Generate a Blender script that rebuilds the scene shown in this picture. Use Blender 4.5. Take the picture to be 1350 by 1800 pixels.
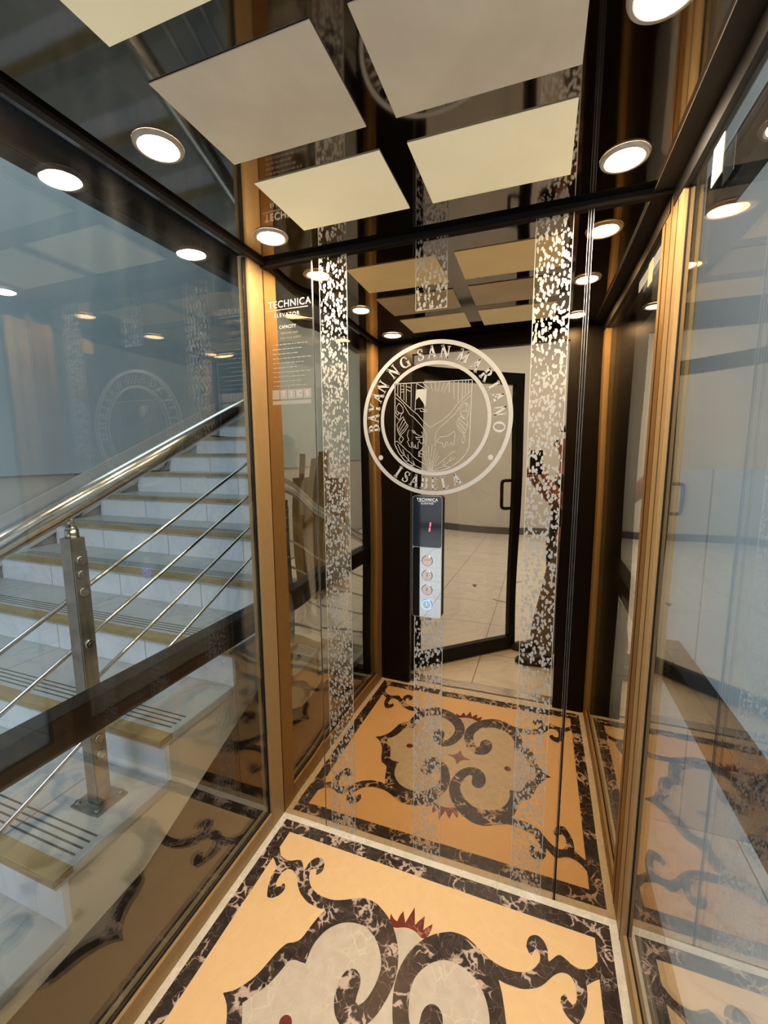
import bpy, bmesh, math, random
from mathutils import Vector, Matrix
from mathutils.geometry import tessellate_polygon
for o in list(bpy.data.objects): bpy.data.objects.remove(o, do_unlink=True)
S = bpy.context.scene
COL = S.collection
random.seed(7)
W, D, H = 1.293, 1.222, 2.25          # car: width, depth, height

# ------------------------------------------------------------------ camera
YAW, PITCH, ROLL = 0.3505, -0.1345, -0.0052
cd = bpy.data.cameras.new('camera'); cam = bpy.data.objects.new('camera', cd); COL.objects.link(cam)
fw = Vector((-math.sin(YAW)*math.cos(PITCH), math.cos(YAW)*math.cos(PITCH), math.sin(PITCH)))
rt = Vector((math.cos(YAW), math.sin(YAW), 0)); up = rt.cross(fw)
rt2 = rt*math.cos(ROLL)+up*math.sin(ROLL); up2 = -rt*math.sin(ROLL)+up*math.cos(ROLL)
M = Matrix((rt2, up2, -fw)).transposed().to_4x4(); M.translation = Vector((0.990, -1.4185, 1.553))
cam.matrix_world = M
cd.sensor_fit = 'HORIZONTAL'; cd.sensor_width = 36; cd.lens = 747.1*36/1350; cd.clip_start = 0.003; cd.clip_end = 60
S.camera = cam

# ------------------------------------------------------------------ light and exposure
w = bpy.data.worlds.new('world'); S.world = w; w.use_nodes = True
w.node_tree.nodes['Background'].inputs[0].default_value = (0.55, 0.66, 0.75, 1)
w.node_tree.nodes['Background'].inputs[1].default_value = 0.15
LAMP_COLOR = (1.0, 0.80, 0.56); LAMP_POWER = 440.0
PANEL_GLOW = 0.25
def area(name, loc, rot, sx, sy, power, color):
    l = bpy.data.lights.new(name, 'AREA'); l.shape = 'RECTANGLE'; l.size = sx; l.size_y = sy; l.energy = power; l.color = color
    o = bpy.data.objects.new(name, l); COL.objects.link(o); o.location = loc; o.rotation_euler = rot; return o
area('stair_hall_light', (-1.3, 0.3, 4.6), (0, 0, 0), 1.4, 3.2, 33, (0.76, 0.93, 0.97))
area('landing_light', (0.3, -4.6, 3.9), (0, 0, 0), 4.0, 3.5, 285, (0.82, 0.86, 1.0))
area('side_hall_light', (2.5, -0.9, 3.9), (0, 0, 0), 1.2, 2.2, 24, (0.72, 0.88, 1.0))
S.view_settings.view_transform = 'Standard'; S.view_settings.look = 'None'
S.view_settings.gamma = 1; S.view_settings.use_curve_mapping = False
S.view_settings.exposure = 0.0
cy = S.cycles
cy.max_bounces = 14; cy.glossy_bounces = 10; cy.transparent_max_bounces = 24; cy.diffuse_bounces = 4
cy.use_denoising = True; cy.sample_clamp_indirect = 6.0; cy.caustics_reflective = True

# ------------------------------------------------------------------ materials
def nmat(name):
    m = bpy.data.materials.new(name); m.use_nodes = True
    nt = m.node_tree; b = nt.nodes['Principled BSDF']; return m, nt, b
def pm(name, col, rough=0.5, metal=0.0, spec=0.5, noise=0.0, nscale=8.0, emit=None, es=0.0, bump=0.0, bscale=60.0, coat=0.0):
    m, nt, b = nmat(name)
    b.inputs['Base Color'].default_value = (*col, 1); b.inputs['Roughness'].default_value = rough
    b.inputs['Metallic'].default_value = metal; b.inputs['Specular IOR Level'].default_value = spec
    b.inputs['Coat Weight'].default_value = coat; b.inputs['Coat Roughness'].default_value = 0.05
    tc = nt.nodes.new('ShaderNodeTexCoord')
    if noise:
        n = nt.nodes.new('ShaderNodeTexNoise'); n.inputs['Scale'].default_value = nscale; n.inputs['Detail'].default_value = 6
        nt.links.new(tc.outputs['Object'], n.inputs['Vector'])
        r = nt.nodes.new('ShaderNodeValToRGB'); r.color_ramp.elements[0].position = 0.3; r.color_ramp.elements[1].position = 0.7
        r.color_ramp.elements[0].color = (*[c*(1-noise) for c in col], 1); r.color_ramp.elements[1].color = (*[min(1, c*(1+noise*0.6)) for c in col], 1)
        nt.links.new(n.outputs['Fac'], r.inputs['Fac']); nt.links.new(r.outputs['Color'], b.inputs['Base Color'])
    if bump:
        n2 = nt.nodes.new('ShaderNodeTexNoise'); n2.inputs['Scale'].default_value = bscale
        nt.links.new(tc.outputs['Object'], n2.inputs['Vector'])
        bp = nt.nodes.new('ShaderNodeBump'); bp.inputs['Strength'].default_value = bump; bp.inputs['Distance'].default_value = 0.01
        nt.links.new(n2.outputs['Fac'], bp.inputs['Height']); nt.links.new(bp.outputs['Normal'], b.inputs['Normal'])
    if emit:
        b.inputs['Emission Color'].default_value = (*emit, 1); b.inputs['Emission Strength'].default_value = es
    return m
def marble(name, base, vein, cell=38.0, wid=0.05, soft=0.02, dark2=None, rough=0.12, distort=0.035):
    m, nt, b = nmat(name); L = nt.links; N = nt.nodes
    tc = N.new('ShaderNodeTexCoord')
    n = N.new('ShaderNodeTexNoise'); n.inputs['Scale'].default_value = 14; n.inputs['Detail'].default_value = 5
    L.new(tc.outputs['Object'], n.inputs['Vector'])
    sub = N.new('ShaderNodeVectorMath'); sub.operation = 'SUBTRACT'; sub.inputs[1].default_value = (0.5, 0.5, 0.5); L.new(n.outputs['Color'], sub.inputs[0])
    sc = N.new('ShaderNodeVectorMath'); sc.operation = 'SCALE'; sc.inputs['Scale'].default_value = distort*2; L.new(sub.outputs[0], sc.inputs[0])
    ad = N.new('ShaderNodeVectorMath'); ad.operation = 'ADD'; L.new(tc.outputs['Object'], ad.inputs[0]); L.new(sc.outputs[0], ad.inputs[1])
    v = N.new('ShaderNodeTexVoronoi'); v.feature = 'DISTANCE_TO_EDGE'; v.inputs['Scale'].default_value = cell; L.new(ad.outputs[0], v.inputs['Vector'])
    mask = N.new('ShaderNodeTexNoise'); mask.inputs['Scale'].default_value = 11; mask.inputs['Detail'].default_value = 3; L.new(tc.outputs['Object'], mask.inputs['Vector'])
    mr = N.new('ShaderNodeMapRange'); mr.inputs['From Min'].default_value = 0.47; mr.inputs['From Max'].default_value = 0.66
    mr.inputs['To Min'].default_value = -0.022; mr.inputs['To Max'].default_value = wid; L.new(mask.outputs['Fac'], mr.inputs['Value'])
    lt = N.new('ShaderNodeMath'); lt.operation = 'SUBTRACT'; L.new(mr.outputs[0], lt.inputs[0]); L.new(v.outputs['Distance'], lt.inputs[1])
    m2 = N.new('ShaderNodeMapRange'); m2.inputs['From Min'].default_value = -soft; m2.inputs['From Max'].default_value = soft; L.new(lt.outputs[0], m2.inputs['Value'])
    n3 = N.new('ShaderNodeTexNoise'); n3.inputs['Scale'].default_value = 30; n3.inputs['Detail'].default_value = 5; L.new(tc.outputs['Object'], n3.inputs['Vector'])
    rp = N.new('ShaderNodeValToRGB'); rp.color_ramp.elements[0].position = 0.35; rp.color_ramp.elements[1].position = 0.65
    rp.color_ramp.elements[0].color = (*base, 1); rp.color_ramp.elements[1].color = (*(dark2 or base), 1); L.new(n3.outputs['Fac'], rp.inputs['Fac'])
    mx = N.new('ShaderNodeMix'); mx.data_type = 'RGBA'; L.new(m2.outputs[0], mx.inputs['Factor']); L.new(rp.outputs['Color'], mx.inputs['A']); mx.inputs['B'].default_value = (*vein, 1)
    L.new(mx.outputs['Result'], b.inputs['Base Color']); b.inputs['Roughness'].default_value = rough; b.inputs['Specular IOR Level'].default_value = 0.35
    return m
def glass(name, tint=(0.90, 0.94, 0.93), k=1.0, haze=0.0):
    m = bpy.data.materials.new(name); m.use_nodes = True; nt = m.node_tree; N = nt.nodes; L = nt.links
    N.remove(N['Principled BSDF']); out = N['Material Output']
    t = N.new('ShaderNodeBsdfTransparent'); t.inputs[0].default_value = (*tint, 1)
    g = N.new('ShaderNodeBsdfGlossy'); g.inputs['Roughness'].default_value = 0.0; g.inputs[0].default_value = (1, 1, 1, 1)
    f = N.new('ShaderNodeFresnel'); ge = N.new('ShaderNodeNewGeometry'); io = N.new('ShaderNodeMapRange')
    io.inputs['To Min'].default_value = 1.52; io.inputs['To Max'].default_value = 1/1.52      # same reflectance on the way out of the pane
    L.new(ge.outputs['Backfacing'], io.inputs['Value']); L.new(io.outputs[0], f.inputs[0])
    mu = N.new('ShaderNodeMath'); mu.operation = 'MULTIPLY'; mu.inputs[1].default_value = k; mu.use_clamp = True; L.new(f.outputs[0], mu.inputs[0])
    mx = N.new('ShaderNodeMixShader'); L.new(mu.outputs[0], mx.inputs[0]); L.new(t.outputs[0], mx.inputs[1]); L.new(g.outputs[0], mx.inputs[2])
    last = mx
    if haze:
        tc = N.new('ShaderNodeTexCoord'); mp = N.new('ShaderNodeMapping'); mp.inputs['Scale'].default_value = (1, 3.0, 0.5)
        n = N.new('ShaderNodeTexNoise'); n.inputs['Scale'].default_value = 3.5; n.inputs['Detail'].default_value = 8; n.inputs['Distortion'].default_value = 0.6
        L.new(tc.outputs['Object'], mp.inputs[0]); L.new(mp.outputs[0], n.inputs['Vector'])
        r = N.new('ShaderNodeMapRange'); r.inputs['From Min'].default_value = 0.45; r.inputs['From Max'].default_value = 0.85; r.inputs['To Max'].default_value = haze; L.new(n.outputs['Fac'], r.inputs['Value'])
        df = N.new('ShaderNodeBsdfDiffuse'); df.inputs[0].default_value = (0.75, 0.78, 0.78, 1)
        m2 = N.new('ShaderNodeMixShader'); L.new(r.outputs[0], m2.inputs[0]); L.new(mx.outputs[0], m2.inputs[1]); L.new(df.outputs[0], m2.inputs[2]); last = m2
    L.new(last.outputs[0], out.inputs['Surface']); return m
def mirror(name, col, rough=0.01, wave=0.0, wscale=2.0, stretch=(1, 1, 1)):
    m, nt, b = nmat(name); b.inputs['Base Color'].default_value = (*col, 1); b.inputs['Metallic'].default_value = 1; b.inputs['Roughness'].default_value = rough
    if wave:
        tc = nt.nodes.new('ShaderNodeTexCoord'); mp = nt.nodes.new('ShaderNodeMapping'); mp.inputs['Scale'].default_value = stretch
        n = nt.nodes.new('ShaderNodeTexNoise'); n.inputs['Scale'].default_value = wscale; n.inputs['Detail'].default_value = 0
        bp = nt.nodes.new('ShaderNodeBump'); bp.inputs['Strength'].default_value = 1; bp.inputs['Distance'].default_value = wave
        nt.links.new(tc.outputs['Object'], mp.inputs[0]); nt.links.new(mp.outputs[0], n.inputs['Vector'])
        nt.links.new(n.outputs['Fac'], bp.inputs['Height']); nt.links.new(bp.outputs['Normal'], b.inputs['Normal'])
    return m
def tiles(name, base, joint, sx, sy, rough=0.15, veins=0.5, axes='XY', jw=0.006):
    m, nt, b = nmat(name); N = nt.nodes; L = nt.links
    tc = N.new('ShaderNodeTexCoord'); sp = N.new('ShaderNodeSeparateXYZ'); L.new(tc.outputs['Object'], sp.inputs[0])
    def line(axis, size):
        a = N.new('ShaderNodeMath'); a.operation = 'PINGPONG'; a.inputs[1].default_value = size/2; L.new(sp.outputs[axis], a.inputs[0])
        c = N.new('ShaderNodeMath'); c.operation = 'LESS_THAN'; c.inputs[1].default_value = jw/2; L.new(a.outputs[0], c.inputs[0]); return c
    l1 = line(axes[0], sx); l2 = line(axes[1], sy)
    mxx = N.new('ShaderNodeMath'); mxx.operation = 'MAXIMUM'; L.new(l1.outputs[0], mxx.inputs[0]); L.new(l2.outputs[0], mxx.inputs[1])
    n = N.new('ShaderNodeTexNoise'); n.inputs['Scale'].default_value = 2.5; n.inputs['Detail'].default_value = 9; n.inputs['Distortion'].default_value = 1.6; L.new(tc.outputs['Object'], n.inputs['Vector'])
    r = N.new('ShaderNodeValToRGB'); e = r.color_ramp.elements; e[0].position = 0.47; e[0].color = (*base, 1); e[1].position = 0.53; e[1].color = (*base, 1)
    k = r.color_ramp.elements.new(0.50); k.color = (*[c*(1-veins*0.45) for c in base], 1); L.new(n.outputs['Fac'], r.inputs['Fac'])
    mx = N.new('ShaderNodeMix'); mx.data_type = 'RGBA'; L.new(mxx.outputs[0], mx.inputs['Factor']); L.new(r.outputs['Color'], mx.inputs['A']); mx.inputs['B'].default_value = (*joint, 1)
    L.new(mx.outputs['Result'], b.inputs['Base Color']); b.inputs['Roughness'].default_value = rough; return m
def leopard(name, mir, frost):
    m, nt, b = nmat(name); N = nt.nodes; L = nt.links; out = N['Material Output']
    tc = N.new('ShaderNodeTexCoord'); mp = N.new('ShaderNodeMapping'); mp.inputs['Scale'].default_value = (1, 1, 0.62)
    L.new(tc.outputs['Object'], mp.inputs[0])
    n = N.new('ShaderNodeTexNoise'); n.inputs['Scale'].default_value = 55; n.inputs['Detail'].default_value = 2; L.new(mp.outputs[0], n.inputs['Vector'])
    sub = N.new('ShaderNodeVectorMath'); sub.operation = 'SUBTRACT'; sub.inputs[1].default_value = (0.5, 0.5, 0.5); L.new(n.outputs['Color'], sub.inputs[0])
    sc = N.new('ShaderNodeVectorMath'); sc.operation = 'SCALE'; sc.inputs['Scale'].default_value = 0.014; L.new(sub.outputs[0], sc.inputs[0])
    ad = N.new('ShaderNodeVectorMath'); ad.operation = 'ADD'; L.new(mp.outputs[0], ad.inputs[0]); L.new(sc.outputs[0], ad.inputs[1])
    v = N.new('ShaderNodeTexVoronoi'); v.feature = 'F1'; v.inputs['Scale'].default_value = 108; L.new(ad.outputs[0], v.inputs['Vector'])
    lt = N.new('ShaderNodeMath'); lt.operation = 'LESS_THAN'; lt.inputs[1].default_value = 0.46; L.new(v.outputs['Distance'], lt.inputs[0])
    b.inputs['Base Color'].default_value = (*mir, 1); b.inputs['Metallic'].default_value = 1; b.inputs['Roughness'].default_value = 0.012
    p2 = N.new('ShaderNodeBsdfPrincipled'); p2.inputs['Base Color'].default_value = (*frost, 1); p2.inputs['Roughness'].default_value = 0.42; p2.inputs['Metallic'].default_value = 0.6
    mx = N.new('ShaderNodeMixShader'); L.new(lt.outputs[0], mx.inputs[0]); L.new(b.outputs[0], mx.inputs[1]); L.new(p2.outputs[0], mx.inputs[2]); L.new(mx.outputs[0], out.inputs['Surface'])
    return m
MIRC = (0.53, 0.39, 0.235)
M_MIR = mirror('bronze_mirror', MIRC, 0.008, wave=0.0028, wscale=1.6, stretch=(2.2, 1, 1.0))
M_MIRL = mirror('bronze_mirror_side', MIRC, 0.008, wave=0.014, wscale=2.0, stretch=(2.0, 1, 0.8))
M_FROST = pm('etched_steel', (0.54, 0.525, 0.49), 0.42, 0.5)
M_LEO = leopard('etched_leopard', MIRC, (0.47, 0.455, 0.42))
M_CEIL = mirror('black_mirror_steel', (0.21, 0.19, 0.17), 0.05, wave=0.0012, wscale=1.5, stretch=(1.5, 1.5, 1))
M_GOLD = pm('brushed_gold', (0.38, 0.255, 0.115), 0.55, 0.45, noise=0.06, nscale=30)
M_BLACK = pm('black_painted_steel', (0.007, 0.006, 0.006), 0.35, 0.0, 0.2)
M_BLACKM = pm('black_matte_steel', (0.008, 0.007, 0.007), 0.6, 0.0, 0.2)
M_SILVER = pm('silver_edge', (0.75, 0.72, 0.68), 0.25, 1.0)
M_STEEL = pm('stainless_steel', (0.62, 0.60, 0.55), 0.16, 1.0, noise=0.12, nscale=18)
M_STEELB = pm('brushed_stainless', (0.42, 0.41, 0.39), 0.32, 1.0, noise=0.25, nscale=22)
M_GLASS = glass('clear_glass', (0.93, 0.955, 0.95), 1.25, haze=0.010)
M_DGLASS = glass('door_glass', (0.95, 0.95, 0.95), 1.0)
M_TAN = marble('tan_marble', (0.72, 0.49, 0.25), (0.74, 0.52, 0.285), 7, 0.02, 0.05, (0.70, 0.47, 0.235), 0.3)
M_CREAM = marble('grey_cream_marble', (0.47, 0.40, 0.30), (0.60, 0.53, 0.42), 24, 0.05, 0.05, (0.53, 0.46, 0.36), 0.3)
M_STONE = marble('light_stone', (0.56, 0.53, 0.43), (0.72, 0.68, 0.58), 40, 0.12, 0.08, (0.66, 0.62, 0.52), 0.2)
M_DARK = marble('dark_brown_marble', (0.020, 0.014, 0.012), (0.50, 0.38, 0.30), 24, 0.14, 0.045, (0.045, 0.030, 0.025), 0.25, 0.06)
M_RED = marble('dark_red_marble', (0.13, 0.025, 0.018), (0.35, 0.15, 0.11), 40, 0.05, 0.02, (0.16, 0.035, 0.025), 0.12)
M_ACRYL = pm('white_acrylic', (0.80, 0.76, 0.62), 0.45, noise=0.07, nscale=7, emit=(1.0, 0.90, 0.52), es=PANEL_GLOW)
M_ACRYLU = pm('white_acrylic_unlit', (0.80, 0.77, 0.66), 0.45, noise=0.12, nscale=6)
M_LENS = pm('lamp_lens', (1, 1, 1), 0.4, emit=LAMP_COLOR, es=LAMP_POWER)
M_RIM = pm('lamp_rim', (0.50, 0.48, 0.45), 0.3, 0.4)
M_WALLB = pm('blue_grey_paint', (0.36, 0.44, 0.47), 0.7, noise=0.06, nscale=3)
M_WALLG = pm('light_grey_paint', (0.62, 0.61, 0.58), 0.8, noise=0.05, nscale=2)
M_DADO = pm('grey_plaster', (0.50, 0.50, 0.47), 0.8, noise=0.08, nscale=4)
M_CREAMP = pm('cream_plaster', (0.58, 0.53, 0.42), 0.8, noise=0.12, nscale=5)
M_TREAD = tiles('grey_white_marble_tread', (0.36, 0.39, 0.385), (0.16, 0.18, 0.18), 0.80, 20, 0.35, 0.35)
M_RISER = tiles('white_marble_riser', (0.62, 0.68, 0.72), (0.28, 0.31, 0.33), 0.60, 20, 0.3, 0.2)
M_NOSE = pm('mustard_nosing', (0.27, 0.205, 0.085), 0.45, noise=0.2, nscale=14)
M_GROOVE = pm('dark_groove', (0.06, 0.065, 0.06), 0.8)
M_FLOORT = tiles('landing_tiles', (0.68, 0.66, 0.61), (0.24, 0.22, 0.19), 0.60, 0.60, 0.22, 0.3)
M_TILEW = tiles('blue_white_marble_wall', (0.42, 0.52, 0.58), (0.27, 0.33, 0.37), 0.40, 3.0, 0.3, 0.18, axes='XZ')
M_BASE = pm('dark_grey_baseboard', (0.10, 0.10, 0.10), 0.5)
M_WOOD = pm('pale_plywood', (0.45, 0.31, 0.14), 0.7, noise=0.25, nscale=5)
M_SKIN = pm('skin', (0.40, 0.20, 0.12), 0.5, noise=0.1, nscale=12)
M_SHIRT = pm('black_cloth', (0.012, 0.012, 0.014), 0.9, bump=0.3, bscale=12)
M_PANTS = pm('khaki_cloth', (0.17, 0.14, 0.09), 0.9, bump=0.3, bscale=12)
M_SHOE = pm('brown_black_leather', (0.025, 0.016, 0.011), 0.4)
M_HAIR = pm('black_hair', (0.01, 0.009, 0.008), 0.6)
M_SCREEN = pm('dark_blue_screen', (0.010, 0.016, 0.026), 0.06, 0.0, 1.0, coat=0.6)
M_PANELM = mirror('polished_steel_plate', (0.72, 0.72, 0.70), 0.02)
M_WHITE = pm('white_print', (0.85, 0.87, 0.9), 0.5, emit=(0.85, 0.9, 1), es=0.2)
M_REDL = pm('red_digit', (0.9, 0.05, 0.08), 0.4, emit=(1.0, 0.08, 0.14), es=3.0)
M_BLUEL = pm('blue_ring', (0.1, 0.2, 1.0), 0.4, emit=(0.03, 0.10, 1.0), es=8.0)
M_BTN = pm('button_face', (0.66, 0.62, 0.60), 0.35, 0.35)
M_INK = pm('dark_blue_ink', (0.01, 0.015, 0.10), 0.5)
M_REDINK = pm('red_ink', (0.65, 0.03, 0.03), 0.5)
M_FAINT = pm('faint_etch', (0.36, 0.345, 0.31), 0.4, 0.7)
M_PAPER = pm('cream_sticker', (0.78, 0.74, 0.62), 0.6)
M_WHITEP = pm('white_paper', (0.78, 0.80, 0.80), 0.6)
M_CABLE = pm('black_cable', (0.012, 0.012, 0.012), 0.5)
M_DARKIN = pm('dark_bronze', (0.10, 0.065, 0.03), 0.4, 0.6)

# ------------------------------------------------------------------ helpers
def link(name, bm, mat, parent=None, smooth=False, kind=None):
    me = bpy.data.meshes.new(name); bm.to_mesh(me); bm.free()
    for m in (mat if isinstance(mat, (list, tuple)) else [mat]): me.materials.append(m)
    if smooth:
        for p in me.polygons: p.use_smooth = True
    o = bpy.data.objects.new(name, me); COL.objects.link(o)
    if parent: o.parent = parent
    if kind: o['kind'] = kind
    return o
def bx(bm, x0, x1, y0, y1, z0, z1, mi=0, bev=0.0):
    vs = [bm.verts.new((x, y, z)) for x in (x0, x1) for y in (y0, y1) for z in (z0, z1)]
    fs = []
    for f in ((0, 1, 3, 2), (4, 6, 7, 5), (0, 4, 5, 1), (2, 3, 7, 6), (0, 2, 6, 4), (1, 5, 7, 3)):
        q = bm.faces.new([vs[i] for i in f]); q.material_index = mi; fs.append(q)
    if bev:
        es = list({e for f in fs for e in f.edges})
        bmesh.ops.bevel(bm, geom=es, offset=bev, segments=2, affect='EDGES')
    return vs
def box(name, x0, x1, y0, y1, z0, z1, mat, parent=None, kind=None, bev=0.0):
    bm = bmesh.new(); bx(bm, x0, x1, y0, y1, z0, z1, 0, bev); return link(name, bm, mat, parent, kind=kind)
def tube(bm, p0, p1, r, seg=16, r2=None, caps=True):
    p0 = Vector(p0); p1 = Vector(p1); d = (p1-p0).normalized()
    a = d.orthogonal().normalized(); b = d.cross(a); r2 = r if r2 is None else r2
    A = [bm.verts.new(p0+(a*math.cos(t)+b*math.sin(t))*r) for t in [2*math.pi*i/seg for i in range(seg)]]
    B = [bm.verts.new(p1+(a*math.cos(t)+b*math.sin(t))*r2) for t in [2*math.pi*i/seg for i in range(seg)]]
    for i in range(seg): f = bm.faces.new((A[i], A[(i+1) % seg], B[(i+1) % seg], B[i])); f.smooth = True
    if caps: bm.faces.new(A[::-1]); bm.faces.new(B)
def path_tube(bm, pts, r, seg=10):
    for a, b in zip(pts, pts[1:]): tube(bm, a, b, r, seg)
    for p in pts[1:-1]: bmesh.ops.create_uvsphere(bm, u_segments=seg, v_segments=6, radius=r, matrix=Matrix.Translation(Vector(p)))
def poly(bm, pts3, mi=0):
    vs = [bm.verts.new(p) for p in pts3]
    for t in tessellate_polygon([[Vector(p) for p in pts3]]):
        try: f = bm.faces.new([vs[i] for i in t]); f.material_index = mi
        except ValueError: pass
def thing(name, loc, label, cat, group=None):
    o = bpy.data.objects.new(name, None); COL.objects.link(o); o.location = loc; o.empty_display_size = 0.1
    return tag(o, label, cat, group)
def tag(o, label, cat, group=None):
    o['label'] = label; o['category'] = cat
    if group: o['group'] = group
    return o
def lathe(bm, prof, c, seg=32, mi=0):
    rings = []
    for r, z in prof: rings.append([bm.verts.new((c[0]+r*math.cos(2*math.pi*i/seg), c[1]+r*math.sin(2*math.pi*i/seg), c[2]+z)) for i in range(seg)])
    for a, b in zip(rings, rings[1:]):
        for i in range(seg): f = bm.faces.new((a[i], a[(i+1) % seg], b[(i+1) % seg], b[i])); f.smooth = True; f.material_index = mi
def text_mesh(txt, size, mat, name, parent, loc, rot, extrude=0.0004, spacing=1.0, sx=1.0, shear=0.0):
    c = bpy.data.curves.new(name, 'FONT'); c.body = txt; c.size = size; c.align_x = 'CENTER'; c.align_y = 'CENTER'
    c.extrude = extrude; c.space_character = spacing; c.shear = shear
    t = bpy.data.objects.new('tmp', c); COL.objects.link(t); bpy.context.view_layer.update()
    me = bpy.data.meshes.new_from_object(t); bpy.data.objects.remove(t, do_unlink=True)
    me.materials.clear(); me.materials.append(mat)
    o = bpy.data.objects.new(name, me); COL.objects.link(o); o.parent = parent; o.location = loc; o.rotation_euler = rot; o.scale = (sx, 1, 1); return o
def smooth_loop(pts, sharp=48, n=3, closed=True):
    out = []; N = len(pts)
    P = [Vector(p) for p in pts]
    def ang(i):
        a = P[i]-P[i-1]; b = P[(i+1) % N]-P[i]
        return math.degrees(a.angle(b)) if a.length > 1e-6 and b.length > 1e-6 else 0
    sh = [ang(i) > sharp for i in range(N)]
    for i in range(N):
        p1, p2 = P[i], P[(i+1) % N]
        p0 = P[i-1] if not sh[i] else p1*2-p2
        p3 = P[(i+2) % N] if not sh[(i+1) % N] else p2*2-p1
        out.append(p1)
        for k in range(1, n):
            t = k/n
            out.append(0.5*((2*p1)+(-p0+p2)*t+(2*p0-5*p1+4*p2-p3)*t*t+(-p0+3*p1-3*p2+p3)*t**3))
    return out
# ================================================================== THE SETTING
# ---- car floor with its marble inlay
XC, YC = 0.648, -0.606
bm = bmesh.new()
bx(bm, 0, W, -D-0.03, 0, -0.03, 0, 0)
def flat(pts, z, mi): poly(bm, [(p[0], p[1], z) for p in pts], mi)
flat([(0.027, -0.027), (W-0.025, -0.027), (W-0.025, -D+0.030), (0.027, -D+0.030)], 0.0004, 1)
flat([(0.076, -0.078), (1.2195, -0.082), (1.2195, -1.132), (0.076, -1.132)], 0.0008, 2)
QUAD = [(1.228,-.150),(1.217,-.155),(1.207,-.168),(1.195,-.18),(1.177,-.188),(1.163,-.19),(1.146,-.187),(1.133,-.18),(1.121,-.174),(1.11,-.172),(1.098,-.181),(1.086,-.195),(1.078,-.202),(1.076,-.192),(1.076,-.172),(1.068,-.153),(1.056,-.141),(1.041,-.138),(1.025,-.146),(1.016,-.16),(1.012,-.18),(1.016,-.19),(1.022,-.2),(1.028,-.203),(1.032,-.193),(1.038,-.182),(1.047,-.185),(1.053,-.194),(1.053,-.206),(1.046,-.222),(1.033,-.239),(1.016,-.252),(.993,-.261),(.97,-.265),(.946,-.265),(.924,-.262),(.906,-.256),
(.881,-.245),(.857,-.232),(.83,-.221),(.806,-.219),(.78,-.222),(.759,-.231),(.735,-.244),(.715,-.259),(.696,-.278),(.677,-.305),(.662,-.335),(.652,-.369),(.649,-.400),(.651,-.43),(.660,-.468),(.677,-.510),
(.705,-.542),(.735,-.556),(.762,-.552),(.785,-.535),(.801,-.503),(.805,-.47),(.797,-.439),(.782,-.425),(.765,-.424),(.750,-.434),(.742,-.452),(.741,-.475),(.739,-.494),(.728,-.498),(.714,-.482),(.703,-.451),(.698,-.42),(.7,-.387),(.714,-.358),(.736,-.331),(.766,-.311),(.79,-.304),(.819,-.304),(.844,-.31),(.87,-.323),(.89,-.34),(.906,-.360),(.918,-.388),(.924,-.42),(.921,-.461),(.939,-.463),(.958,-.464),(.973,-.476),(.985,-.511),(1.0,-.548),(1.026,-.585),(1.042,-.606),
(1.110,-.606),(1.082,-.588),(1.060,-.562),(1.044,-.535),(1.033,-.503),(1.022,-.467),(1.006,-.435),(.985,-.423),(.969,-.406),(.96,-.37),(.949,-.33),(.937,-.302),
(.958,-.304),(.978,-.303),(1.003,-.301),(1.025,-.293),(1.048,-.281),(1.067,-.264),(1.087,-.24),(1.105,-.224),(1.122,-.217),(1.139,-.22),(1.15,-.236),(1.153,-.26),(1.15,-.281),(1.14,-.291),(1.128,-.283),(1.126,-.274),(1.12,-.271),(1.11,-.283),(1.109,-.298),(1.117,-.316),(1.132,-.329),(1.145,-.333),(1.155,-.328),(1.171,-.299),(1.179,-.275),(1.182,-.249),(1.182,-.228),(1.203,-.21),(1.218,-.2),(1.228,-.196)]
QS = smooth_loop(QUAD)
CRE = [(XC, -.262), (.668, -.264), (.688, -.275), (.697, -.292), (.735, -.262), (.78, -.24), (.83, -.24), (.88, -.262), (.92, -.29), (.94, -.34), (.945, -.40), (.968, -.43), (1.0, -.452), (1.012, -.51), (1.03, -.555), (1.06, -.59), (1.085, YC), (XC, YC)]
PET = [(.580,-.262),(.575,-.236),(.590,-.248),(.603,-.252),(.606,-.232),(.613,-.214),(.622,-.232),(.630,-.247),(.636,-.225),(.646,-.189),(.656,-.222),(.662,-.243),(.672,-.225),(.686,-.205),(.690,-.232),(.692,-.248),(.705,-.232),(.717,-.220),(.716,-.245),(.706,-.268),(.690,-.272),(.671,-.262),(.650,-.259),(.630,-.262),(.606,-.272),(.590,-.272)]
def q4(f):
    for sx in (1, -1):
        for sy in (1, -1): yield [((XC+(p[0]-XC)*sx), (YC+(p[1]-YC)*sy)) for p in f]
for g in q4(CRE): flat(g, 0.0012, 3)
for g in q4(QS): flat(g, 0.0016, 1)
for sy in (1, -1): flat([(p[0], YC+(p[1]-YC)*sy) for p in smooth_loop(PET, 60)], 0.0014, 4)
star = []
for k in range(4):
    a = k*math.pi/2; star.append((0.655+0.058*math.cos(a), -.603+0.055*math.sin(a)))
    for t in (-0.30, 0, 0.30): star.append((0.655+0.026*math.cos(a+math.pi/4+t), -.603+0.026*math.sin(a+math.pi/4+t)))
flat(star, 0.0018, 4)
for sx in (1, -1): flat([(XC+sx*0.254+0.018*math.cos(t), -.601+0.017*math.sin(t)) for t in [i*math.pi/10 for i in range(20)]], 0.0018, 4)
link('floor', bm, [M_STONE, M_DARK, M_TAN, M_CREAM, M_RED], kind='structure')
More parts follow.
